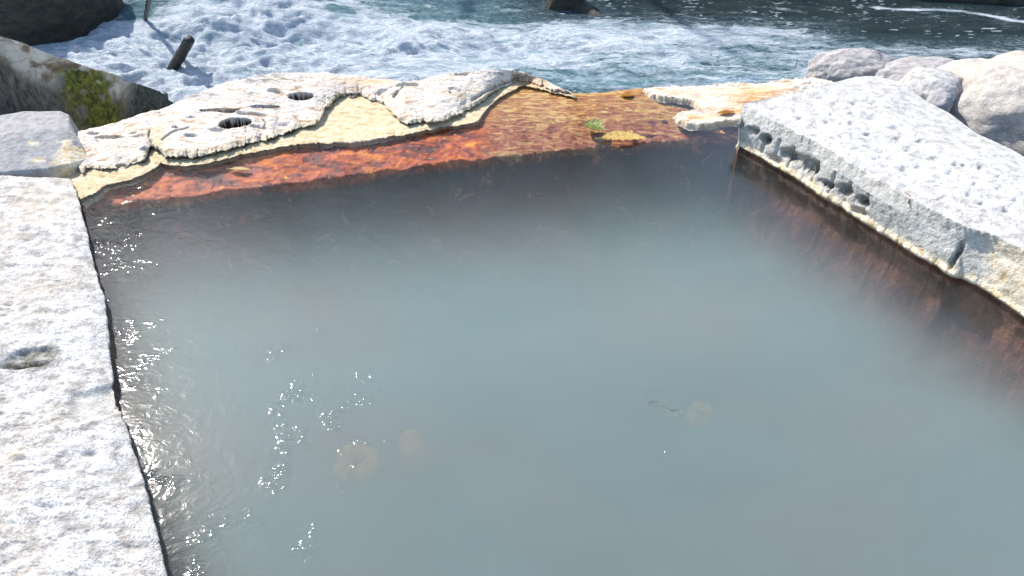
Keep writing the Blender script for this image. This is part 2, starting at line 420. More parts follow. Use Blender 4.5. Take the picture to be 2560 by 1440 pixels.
DK = np.array([
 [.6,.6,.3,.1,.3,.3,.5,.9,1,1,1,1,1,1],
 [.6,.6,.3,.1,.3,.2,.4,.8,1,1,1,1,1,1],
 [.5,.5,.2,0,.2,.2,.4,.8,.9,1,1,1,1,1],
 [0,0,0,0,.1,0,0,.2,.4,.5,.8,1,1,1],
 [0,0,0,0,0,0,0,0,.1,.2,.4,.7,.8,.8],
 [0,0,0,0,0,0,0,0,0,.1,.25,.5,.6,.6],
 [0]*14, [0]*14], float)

def bil(T, px, py):
    fx = np.clip(px / 200, 0, len(FX) - 1.001); i = fx.astype(int); u = fx - i; u = u * u * (3 - 2 * u)
    fy = np.interp(py, FY, np.arange(len(FY))); fy = np.clip(fy, 0, len(FY) - 1.001); j = fy.astype(int); v = fy - j
    return (T[j, i] * (1 - u) + T[j, i + 1] * u) * (1 - v) + (T[j + 1, i] * (1 - u) + T[j + 1, i + 1] * u) * v

def build_river():
    r = np.linspace(-1.25, 1.25, 860); y = 2.75 * (11 / 2.75) ** (np.linspace(0, 1, 520))
    R, Y = np.meshgrid(r, y); X = R * Y
    P = np.stack([X, Y, np.full_like(X, RIVER_Z)], -1)
    px, py = px_of(P)
    wx = 22 * fbm(P, 2.5, 3, 71); wy = 12 * fbm(P, 2.5, 3, 72)
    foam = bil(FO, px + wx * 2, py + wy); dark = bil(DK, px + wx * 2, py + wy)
    # two brown hollows in the leaping water, and the seething region's relief
    rough = sstep(0.65, 1.0, foam)
    foam = foam + .24 * fbm(P * np.array([.5, 1.4, 1]), 2.6, 5, 73, .6)
    Q = P * np.array([0.6, 1.5, 1])
    z = 0.055 * fbm(Q, 1.5, 3, 31) + 0.03 * fbm(Q, 5, 4, 33, ridge=True) + 0.012 * fbm(Q, 16, 3, 35)
    z = z * (1 - 0.75 * dark)
    W_ = P.copy(); W_[..., 0] += .25 * fbm(P, 2.2, 3, 45); W_[..., 1] += .16 * fbm(P, 2.2, 3, 46); SX = np.array([.55, 1.25, 1])
    z += rough * (0.12 * fbm(W_ * SX, 2.6, 5, 41, .55) - 0.045 * np.abs(fbm(W_ * SX, 9, 4, 43, .6)) + 0.012 * fbm(W_ * SX, 26, 3, 44, .6))
    cr = np.exp(-(((px - 700) / 260) ** 2 + ((py - 55) / 40) ** 2)); z += 0.13 * cr
    for hx, hy, a, b in ((850, 55, 34, 14), (748, 105, 30, 12), (780, 20, 50, 12), (700, 40, 25, 9), (560, 30, 60, 9), (350, 40, 40, 20)):
        foam = foam - 0.75 * np.exp(-(((px - hx) / a) ** 2 + ((py - hy) / b) ** 2))
    # foam line along the far bank
    ly = np.interp(px, [2150, 2280, 2400, 2480, 2560, 2700], [18, 25, 28, 42, 56, 60]); foam += (.55 + .6 * fbm(P, 9, 3, 79)) * np.exp(-((py - ly + wy * .35) / 3.0) ** 2) * (px > 2140)
    ly = np.interp(px, [1850, 2010], [8, 30]); foam += 0.35 * np.exp(-((py - ly) / 3.5) ** 2) * (px > 1840) * (px < 2020)
    P[..., 2] += z
    bx = at(np.array([-900, 0, 200, 640, 1000, 1250, 1430, 1600, 1900, 2200, 2700, 3400]), np.array([560, 480, 400, 300, 270, 240, 245, 236, 235, 300, 520, 900]), 0.0)
    keep = (Y > np.interp(X, bx[:, 0], bx[:, 1]) + .12)
    fleck = dark * (1.1 * sstep(-.1, .45, fbm(P * np.array([1, 2, 1]), 3.5, 3, 77))) * sstep(2.9, 3.4, Y)
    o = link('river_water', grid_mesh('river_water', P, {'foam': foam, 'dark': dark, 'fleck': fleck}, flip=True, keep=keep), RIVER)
    tag(o, kind='structure')
build_river()

# ------------------------------------------------------------------ the mineral rim between pool and river
WL = [(130,440),(165,470),(200,503),(235,485),(268,462),(330,450),(385,425),(403,406),(430,414),(480,416),(560,399),(640,379),(760,361),(880,360),(1000,340),(1100,319),(1160,313),(1195,304),(1207,285),(1222,266),(1250,242),(1290,222),(1310,212),(1440,245)]
UL = [(130,395),(190,400),(205,440),(215,418),(260,426),(300,421),(360,402),(376,368),(398,374),(412,388),(440,396),(520,387),(600,363),(660,351),(735,325),(800,302),(812,268),(850,243),(900,236),(960,262),(985,292),(1010,308),(1110,302),(1180,267),(1210,250),(1240,228),(1295,200),(1320,207),(1440,241)]
RL = [(130,335),(190,327),(330,291),(400,268),(480,238),(560,210),(640,190),(720,184),(800,181),(900,190),(960,199),(1010,206),(1080,192),(1150,181),(1250,170),(1310,181),(1370,202),(1430,235),(1440,240)]
RZ = [(130,.045),(330,.06),(480,.085),(640,.105),(720,.095),(800,.08),(880,.068),(960,.072),(1010,.09),(1100,.10),(1180,.10),(1250,.085),(1310,.06),(1370,.03),(1440,.004)]

def build_rim_left():
    x = np.linspace(130, 1440, 900)
    jit = lambda f, s: fbm(np.stack([x * f, 0 * x, 0 * x], -1), 1, 3, s)
    wy = ip(x, WL) + 3.5 * jit(.05, 1) + 1.8 * jit(.2, 2); uy = ip(x, UL) + 7 * jit(.05, 3) + 4.0 * jit(.22, 4); ry = ip(x, RL) + 1.5 * jit(.04, 5)
    uy = np.minimum(uy, wy - 3); rz = ip(x, RZ)
    edge = sstep(1200, 1290, x)          # towards the spillway the step dies out
    uh = 0.032 * (1 - 0.6 * edge) * (.45 + .55 * sstep(-.4, .3, jit(.025, 8)))
    lip = 0.009 + 0.003 * jit(.03, 9)
    W0 = at(x, wy, 0.0); W1 = at(x, wy, lip)
    Ut = at(x, uy, np.maximum(uh, lip + .008))
    Ub = Ut.copy(); Ub[:, 1] += 0.018; Ub[:, 2] = lip + .004
    R = at(x, ry, np.maximum(rz, Ut[:, 2] * .6))
    back = sstep(0, .15, R[:, 1] - Ut[:, 1])[:, None]
    Mid = Ut * 0.45 + R * 0.55; Mid[:, 2] += 0.008 * back[:, 0]
    under = W0.copy(); under[:, 1] += 0.03; under[:, 2] = -0.09
    B1 = R + np.array([0, 0.10, -0.05]); B2 = R + np.array([0, 0.32, -0.30]); B3 = R + np.array([0, 0.55, 0]); B3[:, 2] = -0.9
    lip2 = W1 * .97 + Ub * .03
    L = [under, W0, lip2, Ub, Ut, Ut * .93 + Mid * .07 + np.array([0, 0, .002]), Mid, R, B1, B2, B3]
    rows = [5, 5, 26, 12, 5, 55, 50, 10, 18, 8]
    def sm(A, k=60):
        A = A.copy(); pad = np.concatenate([np.repeat(A[:1], k, 0), A, np.repeat(A[-1:], k, 0)]); ker = np.hanning(2 * k + 1); ker /= ker.sum()
        return np.stack([np.convolve(pad[:, c], ker, 'valid') for c in range(3)], -1)
    Us = sm(Ut, 14); Us[:, 1] = np.maximum(Us[:, 1], Ut[:, 1]); Mid = sm(Mid, 22); Mid[:, 1] = np.clip(Mid[:, 1], Ut[:, 1] + .02, None)
    L[5] = Us * .9 + Mid * .1 + np.array([0, 0, .003]); L[6] = Mid
    G = loft(L, rows); rid = np.repeat(np.arange(len(rows)), rows); rid = np.r_[rid, len(rows) - 1]
    G = blur_rows(G, 2, 0)
    n = normals(G); n[n[..., 2] < -0.2] *= -1
    N = n if n[..., 2].mean() > 0 else -n
    px, py = px_of(G)
    top = (rid >= 4)[:, None] * 1.0
    cum = np.arange(G.shape[0])[:, None]; ur = sum(rows[:4])
    nearU = np.exp(-((cum - ur - 3) / 6.0) ** 2) * (1 - .6 * edge)[None, :]
    lipm = ((rid == 2))[:, None] * 1.0
    pr = lambda f, s, o=3, r=False: fbm(G, f, o, s, 0.55, r)
    fade = (rid >= 2)[:, None] * 1.0
    d = top * (0.012 * pr(5, 11, 4) + 0.006 * pr(22, 12, 3)) * sstep(0, 6, cum - ur) + nearU * (0.008 * np.abs(pr(55, 13, 3)) + 0.004 * pr(110, 14, 2)) + 0.0018 * pr(110, 15, 2) * fade + lipm * 0.003 * pr(18, 16, 3)
    d = d + top * 0.006 * np.minimum(0, pr(9, 19, 4, True) + .35) - top * .012 * sstep(.42, .62, fbm(G * np.array([.5, 1.2, 1]), 16, 2, 95))
    G2 = G + N * d[..., None]
    cream = np.clip(((rid <= 3))[:, None] * 1.0 + 0.55 * nearU, 0, 1) * np.ones_like(px)
    crack_shade = ((rid == 3))[:, None] * 0.9 * np.ones_like(px) * (1 - .5 * edge)[None, :] * (0.5 + 0.5 * sstep(-.2, .3, pr(6, 44, 3)))
    # holes broken through the crust, their shade painted near-black, seams across it
    for hx, hy, a, b, dp, an in ((752,241,29,8,.05,-.05),(590,309,38,11,.05,-.12),(662,265,36,3.6,.035,.02),(548,275,46,3.2,.03,-.06),(437,318,7,3,.02,0),(868,238,36,3.2,.03,-.1)):
        ca, sa = math.cos(an), math.sin(an)
        qx = (px - hx) * ca + (py - hy) * sa + 5 * pr(20, 61); qy = -(px - hx) * sa + (py - hy) * ca + 1.6 * pr(26, 62)
        q = (qx / a) ** 2 + (qy / b) ** 2
        m = 1 - sstep(0.7, 1.25, q); m = m * (rid >= 4)[:, None]
        G2[..., 2] -= m * dp * 1.7; crack_shade = np.maximum(crack_shade, sstep(0, .1, m))
        rim = np.exp(-((q - 1.6) / .5) ** 2) * (rid >= 4)[:, None]; G2[..., 2] += .003 * rim
    s1_ = 4 * pr(14, 66); s2_ = 2 * pr(14, 67)
    for pts, wd in (([(398,405),(380,375),(372,340),(372,325)],2.2), ([(660,322),(664,305),(655,298)],1.3), ([(985,240),(1005,215)],2.5), ([(1180,250),(1240,215),(1300,190)],3.0), ([(470,315),(430,330),(405,350)],2.0)):
        p = resample(pts, 60); dd = np.full(px.shape, 1e9)
        for a_, b_ in p: dd = np.minimum(dd, (px - a_ + s1_) ** 2 + (py - b_ + s2_) ** 2)
        m = np.exp(-dd / wd ** 2) * (rid >= 4)[:, None]; G2[..., 2] -= m * .012; crack_shade = np.maximum(crack_shade, m * .55)
    pool = np.exp(-(((px - 890) / 95) ** 2 + ((py - 300) / 22) ** 4)) * (rid == 2)[:, None]
    G2[..., 2] -= pool * .006; 
    cream = np.maximum(cream, sstep(.1, .5, pr(3, 91, 3)) * .3 * top)
    cream = np.maximum(cream, top * np.exp(-((px - 395) / 22) ** 2) * .9 * sstep(-30, 10, py - 320))
    grey = top * np.clip(np.exp(-(((px - 660) / 70) ** 2 + ((py - 198) / 12) ** 2)) * 1.5 + np.exp(-(((px - 490) / 60) ** 2 + ((py - 240) / 10) ** 2)) + (rid >= 7)[:, None] * 1.0, 0, 1)
    orange = top * np.exp(-(((px - 920) / 90) ** 2 + ((py - 205) / 10) ** 2)) * .7 + np.maximum(0, np.exp(-(((px - 1340) / 45) ** 2 + ((py - 205) / 14) ** 2)) * .8)
    purple = ((rid == 1))[:, None] * 0.6 * np.ones_like(px)
    o = link('rim_rock', grid_mesh('rim_rock', G2, dict(cream=cream, crack_shade=crack_shade, grey=grey, orange=orange, purple=purple), flip=False), CRUST)
    tag(o, 'long pale mineral-crusted rim rock with dark holes between pool and rapids', 'rim rock')
build_rim_left()

def build_ledge():
    x = np.linspace(150, 1900, 900)
    jit = lambda f, s: fbm(np.stack([x * f, 0 * x, 0 * x], -1), 1, 3, s)
    by = ip(x, [(150,470),(200,480),(268,440),(400,385),(640,355),(880,335),(1000,315),(1180,285),(1210,265),(1250,225),(1300,200),(1370,215),(1430,236),(1500,239),(1600,226),(1640,226),(1700,228),(1900,235)]) + 1.0 * jit(.03, 101)
    bz = ip(x, [(150,-.014),(1150,-.010),(1250,-.004),(1430,.001),(1500,-.001),(1600,.002),(1680,-.02),(1900,-.02)])
    fy = ip(x, [(150,540),(200,523),(350,502),(450,496),(560,478),(700,462),(900,436),(1000,422),(1250,392),(1400,376),(1500,370),(1700,350),(1900,340)]) + 5 * jit(.02, 102) + 3 * jit(.08, 103)
    fz = ip(x, [(150,-.05),(1000,-.045),(1300,-.04),(1900,-.05)])
    B = at(x, by, bz); Fr = at(x, fy, fz)
    Mi = B * .5 + Fr * .5; Mi[:, 2] += ip(x, [(150,.006),(1150,.006),(1300,.010),(1900,.010)])
    K1 = B + np.array([0, .06, -.012]); K2 = B + np.array([0, .2, -.18]); K3 = B + np.array([0, .5, -.8])
    Fs = np.stack([np.convolve(np.pad(Fr[:, c], 40, 'edge'), np.hanning(81) / np.hanning(81).sum(), 'valid') for c in range(3)], -1)
    D1 = Fs + np.array([0, .0, -.08]); D2 = Fs + np.array([0, -.12, -.32]); D3 = Fs + np.array([0, -.45, -.6])
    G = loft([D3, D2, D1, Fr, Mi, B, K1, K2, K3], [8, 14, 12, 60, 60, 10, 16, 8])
    G = blur_rows(G, 8, 0)
    px, py = px_of(G)
    N = normals(G); N = N if N[..., 2].mean() > 0 else -N
    fl = sstep(1180, 1260, px)
    und = sstep(-.003, -.03, G[..., 2])
    G2 = G + N * ((.010 * fbm(G, 7, 4, 111) + .006 * fbm(G, 26, 4, 112, .55)) * (0.25 + .75 * und) )[..., None]
    G2[..., 2] += .0035 * fbm(G * np.array([1, 2.4, 1]), 12, 3, 114) * fl
    olive = fl * sstep(345, 250, py + 14 * fbm(G, 4, 3, 120)) * sstep(1900, 1750, px)
    pink = fl * (1 - .0 * olive)
    deep_shade = sstep(-.055, -.10, G[..., 2] + .02 * fbm(G, 9, 3, 130))  # dark rock colour below the ledge stands in for its shade band
    o = link('rusty_ledge', grid_mesh('rusty_ledge', G2, dict(olive=olive, pink=pink, deep_shade=deep_shade)), RUST)
    tag(o, 'rust red algae-coated ledge under shallow water with olive spillway lip', 'rock ledge')
build_ledge()

# orange mineral crust on the right of the spillway: an outline with its own thickness
def in_poly(x, y, poly):
    ins = np.zeros(x.shape, bool); n = len(poly); j = n - 1
    for i in range(n):
        xi, yi = poly[i]; xj, yj = poly[j]
        c = ((yi > y) != (yj > y)) & (x < (xj - xi) * (y - yi) / (yj - yi + 1e-12) + xi)
        ins ^= c; j = i
    return ins

def dist_poly(x, y, poly):
    d = np.full(x.shape, 1e9); n = len(poly)
    for i in range(n):
        ax, ay = poly[i]; bx, by = poly[(i + 1) % n]
        vx, vy = bx - ax, by - ay; t = np.clip(((x - ax) * vx + (y - ay) * vy) / (vx * vx + vy * vy + 1e-12), 0, 1)
        d = np.minimum(d, (x - ax - t * vx) ** 2 + (y - ay - t * vy) ** 2)
    d = np.sqrt(d); return np.where(in_poly(x, y, poly), d, -d)

def build_rim_right():
    pl = [(1602,222),(1625,236),(1665,246),(1690,247),(1722,250),(1742,262),(1745,273),(1730,273),(1705,275),(1688,286),(1695,300),(1722,312),(1780,310),(1835,303),(1900,300),(2060,240),(2200,215),(2220,190)]
    bk = [(2160,178),(2110,150),(2040,146),(1990,165),(1900,189),(1800,200),(1700,211),(1640,215)]
    A = at([p[0] for p in pl], [p[1] for p in pl], .012); zb = [.05, .13, .11, .08, .05, .03, .02, .014]
    B = at([p[0] for p in bk], [p[1] for p in bk], np.array(zb))
    poly = [tuple(v[:2]) for v in A] + [tuple(v[:2]) for v in B]
    x0, x1 = min(p[0] for p in poly) - .12, max(p[0] for p in poly) + .12; y0, y1 = min(p[1] for p in poly) - .1, max(p[1] for p in poly) + .15
    st = .0055; X, Y = np.meshgrid(np.arange(x0, x1, st), np.arange(y0, y1, st))
    P = np.stack([X, Y, 0 * X], -1)
    sd = dist_poly(X + .012 * fbm(P, 22, 3, 201) + .006 * fbm(P, 60, 2, 202), Y + .02 * fbm(P, 22, 3, 203), poly)
    px, py = px_of(P)
    prof = sstep(-.004, .006, sd)                       # the broken edge
    bz = np.interp(px, [1600, 1700, 1800, 1900, 1990, 2040, 2110, 2250], [.006, .012, .018, .03, .055, .085, .1, .03])
    back = sstep(0, .25, sd)
    z = -.010 + prof * (.010 + .012 + bz * sstep(0.0, .3, sd) + .006 * fbm(P, 9, 4, 205) * 1 + .006 * sstep(.05, .0, sd) * np.abs(fbm(P, 60, 2, 207)) * 2)
    z += prof * .006 * np.abs(fbm(P * np.array([1, 2.5, 1]), 14, 4, 208)) * back + .0015 * fbm(P, 90, 2, 209)
    z += prof * sstep(1900, 2020, px) * .016 * np.abs(fbm(P, 24, 4, 215))
    # falls away to the river on the far side
    bl = np.interp(X, sorted(v[0] for v in B), [v[1] for v in sorted(B.tolist())])
    z -= sstep(0, .3, Y - bl) * .5
    P[..., 2] = z
    pm = dict(cream=np.clip(sstep(.03, 0, sd) * .6, 0, 1), crack_shade=sstep(.004, -.012, sd) * .6, grey=0 * px,
              orange=sstep(.02, .07, sd) * sstep(2030, 1960, px) * (0.6 + .6 * fbm(P, 5, 3, 220)).clip(0, 1), purple=sstep(.0, -.01, sd) * .5)
    keepm = sd > -.007
    s1 = np.exp(-(((px - 1880) / 22) ** 2 + ((py - 205) / 3.0) ** 2)); P[..., 2] -= .02 * s1; pm['crack_shade'] = np.maximum(pm['crack_shade'], s1 * .9)
    s2 = np.exp(-(((px - 1990) / 55) ** 2 + ((py - 199) / 3.0) ** 2)); P[..., 2] -= .015 * s2; pm['crack_shade'] = np.maximum(pm['crack_shade'], s2 * .7)
    o = link('mineral_crust', grid_mesh('mineral_crust', P, pm, keep=keepm), CRUST)
    tag(o, 'jagged orange and white mineral crust beside the spillway, against the right slab', 'mineral crust')
build_rim_right()

# ------------------------------------------------------------------ left and right granite slabs
def pits(G, N, lst, px, py, jit=0):
    """Dents at photographed spots: (px, py, rx, ry, depth)."""
    d = np.zeros(px.shape)
    for x, y, a, b, dp in lst:
        q = ((px - x) / a) ** 2 + ((py - y) / b) ** 2
        d = d + dp * np.exp(-q * 1.2)
    return d

def build_slab_right():
    NC = 780
    W = [(1823,362),(1860,376),(1900,396),(1960,430),(2050,488),(2110,522),(2175,562),(2280,630),(2387,692),(2410,696),(2450,716),(2560,794),(2750,925),(3000,1090)]
    E2 = [(1831,300),(1875,318),(1960,352),(2033,392),(2110,440),(2175,486),(2290,548),(2390,596),(2415,606),(2470,620),(2560,668),(2750,790),(3000,930)]
    E1 = [(1842,252),(1937,300),(2067,369),(2175,436),(2300,507),(2396,557),(2430,570),(2490,588),(2560,622),(2750,720),(3000,850)]
    TB = [(2072,199),(2127,225),(2210,260),(2243,298),(2310,348),(2360,363),(2467,413),(2560,457),(2750,545),(3000,665)]
    RS = [(2130,192),(2180,189),(2220,195),(2260,207),(2310,247),(2377,283),(2443,333),(2527,370),(2560,390),(2750,480),(3000,600)]
    lw = resample(W, NC); l2 = resample(E2, NC); l1 = resample(E1, NC); lt = resample(TB, NC); lr = resample(RS, NC)
    u = np.linspace(0, 1, NC); P1 = np.stack([u * 60, 0 * u, 0 * u], -1)
    nj = lambda f, s: fbm(P1, f, 4, s)
    lw[:, 1] += 3.6 * nj(.8, 301) + 1.2 * nj(3, 302); l2[:, 1] += 3 * nj(.6, 303); l1[:, 1] += 4 * nj(.7, 304) + 2 * nj(3, 305); lt[:, 1] += 3 * nj(.8, 306)
    Wsm = np.stack([np.convolve(np.pad(lw[:, c], 30, 'edge'), np.hanning(61) / np.hanning(61).sum(), 'valid') for c in (0, 1)], -1)
    Ws = at(Wsm[:, 0], Wsm[:, 1], 0.0)
    Wd = at(lw[:, 0], lw[:, 1], 0.0); Wl = at(lw[:, 0], lw[:, 1], .012)
    q2 = at(l2[:, 0], l2[:, 1], .115); q1 = at(l1[:, 0], l1[:, 1], .165)
    T = at(lt[:, 0], lt[:, 1], .19); R = at(lr[:, 0], lr[:, 1], .15)
    nrm = np.array([.874, .485, 0])                   # inwards, away from the pool
    S0 = Wd + nrm * .025; S0[:, 2] = -.09; S1 = Ws - nrm * .01; S1[:, 2] = -.28; S2 = Ws - nrm * .06; S2[:, 2] = -.68
    Wm = Wl + nrm * .012 + np.array([0, 0, .02])
    B1 = R + np.array([.12, .10, -.10]); B2 = R + np.array([.25, .2, -.9])
    L = [S2, S1, S0, Wd, Wl, Wm, q2, q1, T, R, B1, B2]
    rows = [34, 26, 22, 4, 6, 46, 26, 150, 60, 12, 10]
    G = loft(L, rows); rid = np.r_[np.repeat(np.arange(len(rows)), rows), len(rows) - 1][:, None]
    G = blur_rows(G, 4, 0)
    # far short end closes downwards
    k = 10
    for j in range(k):
        s = (1 - j / k); G[:, j, 2] = G[:, k, 2] * (1 - s ** 3) + (-.5) * s ** 3
        G[:, j, :2] = G[:, k, :2] + (np.array([.485, -.874]) * .03 * s ** 1.0)
    px, py = px_of(G); N = normals(G); N = N if N[..., 2].mean() > 0 else -N
    face = ((rid >= 5) & (rid <= 5)) * 1.0; topm = sstep(6.5, 7.5, rid + 0 * px)
    f1 = lambda f, s, o=4, r=False: fbm(G, f, o, s, .55, r)
    d = .006 * f1(4, 311) + .0035 * f1(20, 312) + .0015 * f1(80, 313, 2)
    d = d * np.clip(1.0 - .6 * ((rid >= 8) & (rid <= 9)), 0, 1)
    dents = [(2055,243,10,5),(2090,258,14,6),(2137,258,12,5),(2185,258,12,5),(2130,282,16,5),(2080,285,8,5),(2185,293,22,8),(2068,305,8,5),(2000,295,14,4),(2105,342,10,7),(2133,335,9,8),(2170,335,13,5),(2245,345,12,5),(2300,352,12,5),(2145,370,18,6),(2208,380,18,9),(2190,397,16,7),(2272,373,16,7),(2340,395,13,7),(2390,411,12,6),(2410,412,8,4),(2260,422,16,8),(2300,415,14,8),(2378,430,13,9),(2452,420,10,7),(2440,460,12,8),(2265,465,22,9),(2425,488,12,12),(2455,510,14,6),(2520,527,16,8),(2130,309,12,5),(1990,278,14,5),(2240,318,16,6),(2330,455,18,6),(2350,500,15,6),(2500,470,14,7),(2540,500,12,7),(1935,272,14,4),(2500,440,10,6)]
    d = d - topm * pits(G, N, [(a, b, c * .8, e * .8, .02) for a, b, c, e in dents], px, py)
    # carved hollows along the pool-side face, painted dark for dirt and for shade
    grime_shade = np.zeros(px.shape); wbx = .55 * f1(22, 370, 3); wby = .45 * f1(22, 371, 3)
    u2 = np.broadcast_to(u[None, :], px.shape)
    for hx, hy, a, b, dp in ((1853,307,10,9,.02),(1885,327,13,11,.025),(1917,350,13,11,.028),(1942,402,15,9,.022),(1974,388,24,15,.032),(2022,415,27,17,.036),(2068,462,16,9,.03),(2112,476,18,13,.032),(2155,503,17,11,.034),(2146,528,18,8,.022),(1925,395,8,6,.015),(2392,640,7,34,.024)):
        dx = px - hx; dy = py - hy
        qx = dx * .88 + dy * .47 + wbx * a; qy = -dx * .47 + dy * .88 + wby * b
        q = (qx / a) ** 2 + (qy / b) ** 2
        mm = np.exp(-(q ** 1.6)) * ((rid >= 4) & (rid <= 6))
        d = d - mm * dp; grime_shade = np.maximum(grime_shade, np.exp(-(((qx - 3) / a) ** 2 + ((qy - 2) / b) ** 2)) * ((rid >= 4) & (rid <= 6)))
    seg = ((rid >= 5) & (rid <= 5)) * 1.0
    for sx in (1895, 1925, 1960, 2020, 2065, 2105, 2150):     # ribs' sharp right sides
        yy = np.interp(sx, [1823, 2175, 2560], [362, 562, 794]); q = (px - sx - (yy - py) * .35) / 4.0
        d = d - seg * .010 * np.exp(-q ** 2)
    d[:, :16] *= np.linspace(0, 1, 16)[None, :] ** 2
    G2 = G + N * d[..., None]
    st = np.clip(grime_shade * 1.0, 0, 1) + seg * sstep(2170, 2215, px) * sstep(2420, 2390, px) * (.55 * sstep(-.1, .3, f1(9, 330))) + ((rid == 5) * 1.0) * sstep(2460, 2520, px) * sstep(.02, .05, G[..., 2]) * sstep(.10, .07, G[..., 2]) * .9 + ((rid == 6)) * .12
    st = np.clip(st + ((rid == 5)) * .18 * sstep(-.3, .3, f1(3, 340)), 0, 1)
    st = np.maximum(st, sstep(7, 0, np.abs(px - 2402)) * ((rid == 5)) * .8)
    lime = np.clip(sstep(.046, .02, G[..., 2] + .016 * f1(16, 350)) * (G[..., 2] > -.01) * (rid >= 3) * (rid <= 5), 0, 1)
    pinkp = ((rid >= 5) & (rid <= 6)) * sstep(2440, 2480, px)
    lime = np.maximum(lime, pinkp * .55 * sstep(-.3, .3, f1(5, 351) + .2))
    rust = sstep(.004, -.006, G[..., 2] + .002 * f1(40, 360))
    o = link('carved_granite_slab', grid_mesh('carved_granite_slab', G2, dict(stain_shade=st, lime=lime, rust=rust, face=np.clip((rid == 5) * 1.0 + (rid == 6) * .8, 0, 1) * np.ones_like(px))), GRANITE_R)
    tag(o, 'broad pale pitted granite slab with carved hollows along its pool edge', 'stone slab')
build_slab_right()

def build_slab_left():
    E = [(160,424),(178,452),(200,503),(213,560),(233,640),(268,765),(273,830),(278,900),(300,1010),(312,1050),(335,1120),(375,1250),(420,1440),(470,1660),(520,1900)]
    NC = 620
    e = resample(E, NC); u = np.linspace(0, 1, NC); P1 = np.stack([u * 60, 0 * u, 0 * u], -1)
    e[:, 0] += 4 * fbm(P1, .6, 4, 401) + 2 * fbm(P1, 3, 3, 402)
    T = at(e[:, 0], e[:, 1], .034); dr = np.array([-.87, -.49, 0])
    S0 = T - dr * (-.015) + np.array([0, 0, 0]); S0[:, 2] = .0
    S1 = T + dr * .05; S1[:, 2] = -.8
    inn = T + dr * .05; inn[:, 2] = .052
    far = resample([(-330,440),(-330,1900)], NC); Fp = at(far[:, 0], far[:, 1], .1)
    far0 = at(-330, 434, .1)
    # rear edge runs level to the left in the photograph
    L0 = T[0] + np.array([-1.05, -.01, .05]); L1 = L0 + (T[-1] - T[0]); Fp = resample([L0, L1], NC)
    Fd = Fp.copy(); Fd[:, 2] = -.9
    rows = [16, 8, 14, 260, 8]
    G = loft([S1, S0, T, inn, Fp, Fd], rows); rid = np.r_[np.repeat(np.arange(5), rows), 4][:, None]
    G = blur_rows(G, 4, 0)
    k = 12
    for j in range(k):
        s = (1 - j / k); G[:, j, 2] = G[:, k, 2] - .35 * s ** 3; G[:, j, :2] = G[:, k, :2] + np.array([-.01, .02]) * s
    px, py = px_of(G); N = normals(G); N = N if N[..., 2].mean() > 0 else -N
    f1 = lambda f, s, o=4, r=False: fbm(G, f, o, s, .55, r)
    ut = sstep(24, 60, np.arange(G.shape[0])[:, None] + 0 * px)
    wv = G * np.array([1, 2.2, 1])
    d = .010 * f1(3, 411) + .007 * fbm(wv, 14, 4, 412, .55) + .0035 * fbm(wv, 45, 3, 413) + .0015 * f1(120, 414, 2)
    d = d * (.35 + .65 * ut)
    # chipped hollow and the smooth facet
    q = ((px - 75) / 92) ** 2 + ((py - 893 - (px - 80) * -.18) / 25) ** 2 + .25 * fbm(G, 14, 3, 430)
    lens = (1 - sstep(.4, 1.1, q)); ledge = sstep(890, 918, py + (px - 80) * .12)
    d = d - lens * (.014 + .030 * ledge) * sstep(925, 912, py + (px - 80) * .12)
    f = (1 - sstep(.55, 1.1, .25 * fbm(G, 9, 3, 431) + np.maximum(np.abs((px - 242 + (py - 1000) * -.15) / 68), np.abs((py - 1003 + (px - 242) * .22) / 42))))
    d = d * (1 - .9 * f) - .018 * f
    wob = 0
    for hx, hy, a, b in ((25,760,10,5),(145,702,6,5),(120,1270,40,12),(320,1370,35,14),(60,575,18,7),(230,1135,25,8),(60,1150,25,6)):
        d = d - .010 * np.exp(-(((px - hx) / a) ** 2 + ((py - hy) / b) ** 2))
    G2 = G + N * d[..., None]
    stain_shade = np.clip(1.6 * np.exp(-(((px - 75) / 55) ** 2 + ((py - 910) / 10) ** 2)) + .75 * lens, 0, 1)
    lime = np.clip(.5 * sstep(.25, .45, f1(2.5, 421)) + .9 * np.exp(-(((px - 25) / 28) ** 2 + ((py - 1140 + (px - 25) * .5) / 13) ** 2)), 0, 1) * .45
    rust = sstep(.004, -.006, G[..., 2]) * .9
    o = link('granite_block', grid_mesh('granite_block', G2, dict(stain_shade=stain_shade, lime=lime, rust=rust, face=np.clip(1.6 * f + .9 * lens, 0, 1)), flip=False), GRANITE)
    tag(o, 'rough white granite block along the left side of the pool', 'stone block')
build_slab_left()

def ridge_rock(name, front, crest, mat, ncols, amp, seed, back=(0, .35, -.6), mids=(.35, .03), attrs=None, rows=(70, 60, 24), blur=14):
    """A rock lofted over its foot line, its crest line and down the far side. Lines are (px, py, z)."""
    f = resample(front, ncols); c = resample(crest, ncols)
    Fp = at(f[:, 0], f[:, 1], f[:, 2]); Cp = at(c[:, 0], c[:, 1], c[:, 2])
    Mp = Fp * (1 - .5) + Cp * .5; Mp[:, 2] += mids[1]; Mp[:, 1] -= mids[0] * 0
    F0 = Fp + np.array([0, .02, -.5]); B = Cp + np.array(back) * .5; B[:, 2] = Cp[:, 2] + back[2] * .3; B2 = Cp + np.array(back)
    G = loft([F0, Fp, Mp, Cp, B, B2], [10, rows[0], rows[1], 16, rows[2]])
    G = blur_rows(G, blur, 0)
    N = normals(G); N = N if N[..., 2].mean() > 0 else -N
    d = amp * fbm(G, 2.6, 4, seed) + amp * .45 * fbm(G, 11, 4, seed + 1, .55) + amp * .12 * fbm(G, 45, 3, seed + 2)
    G2 = G + N * d[..., None]
    px, py = px_of(G)
    A = attrs(px, py, G) if attrs else {}
    return link(name, grid_mesh(name, G2, A), mat)

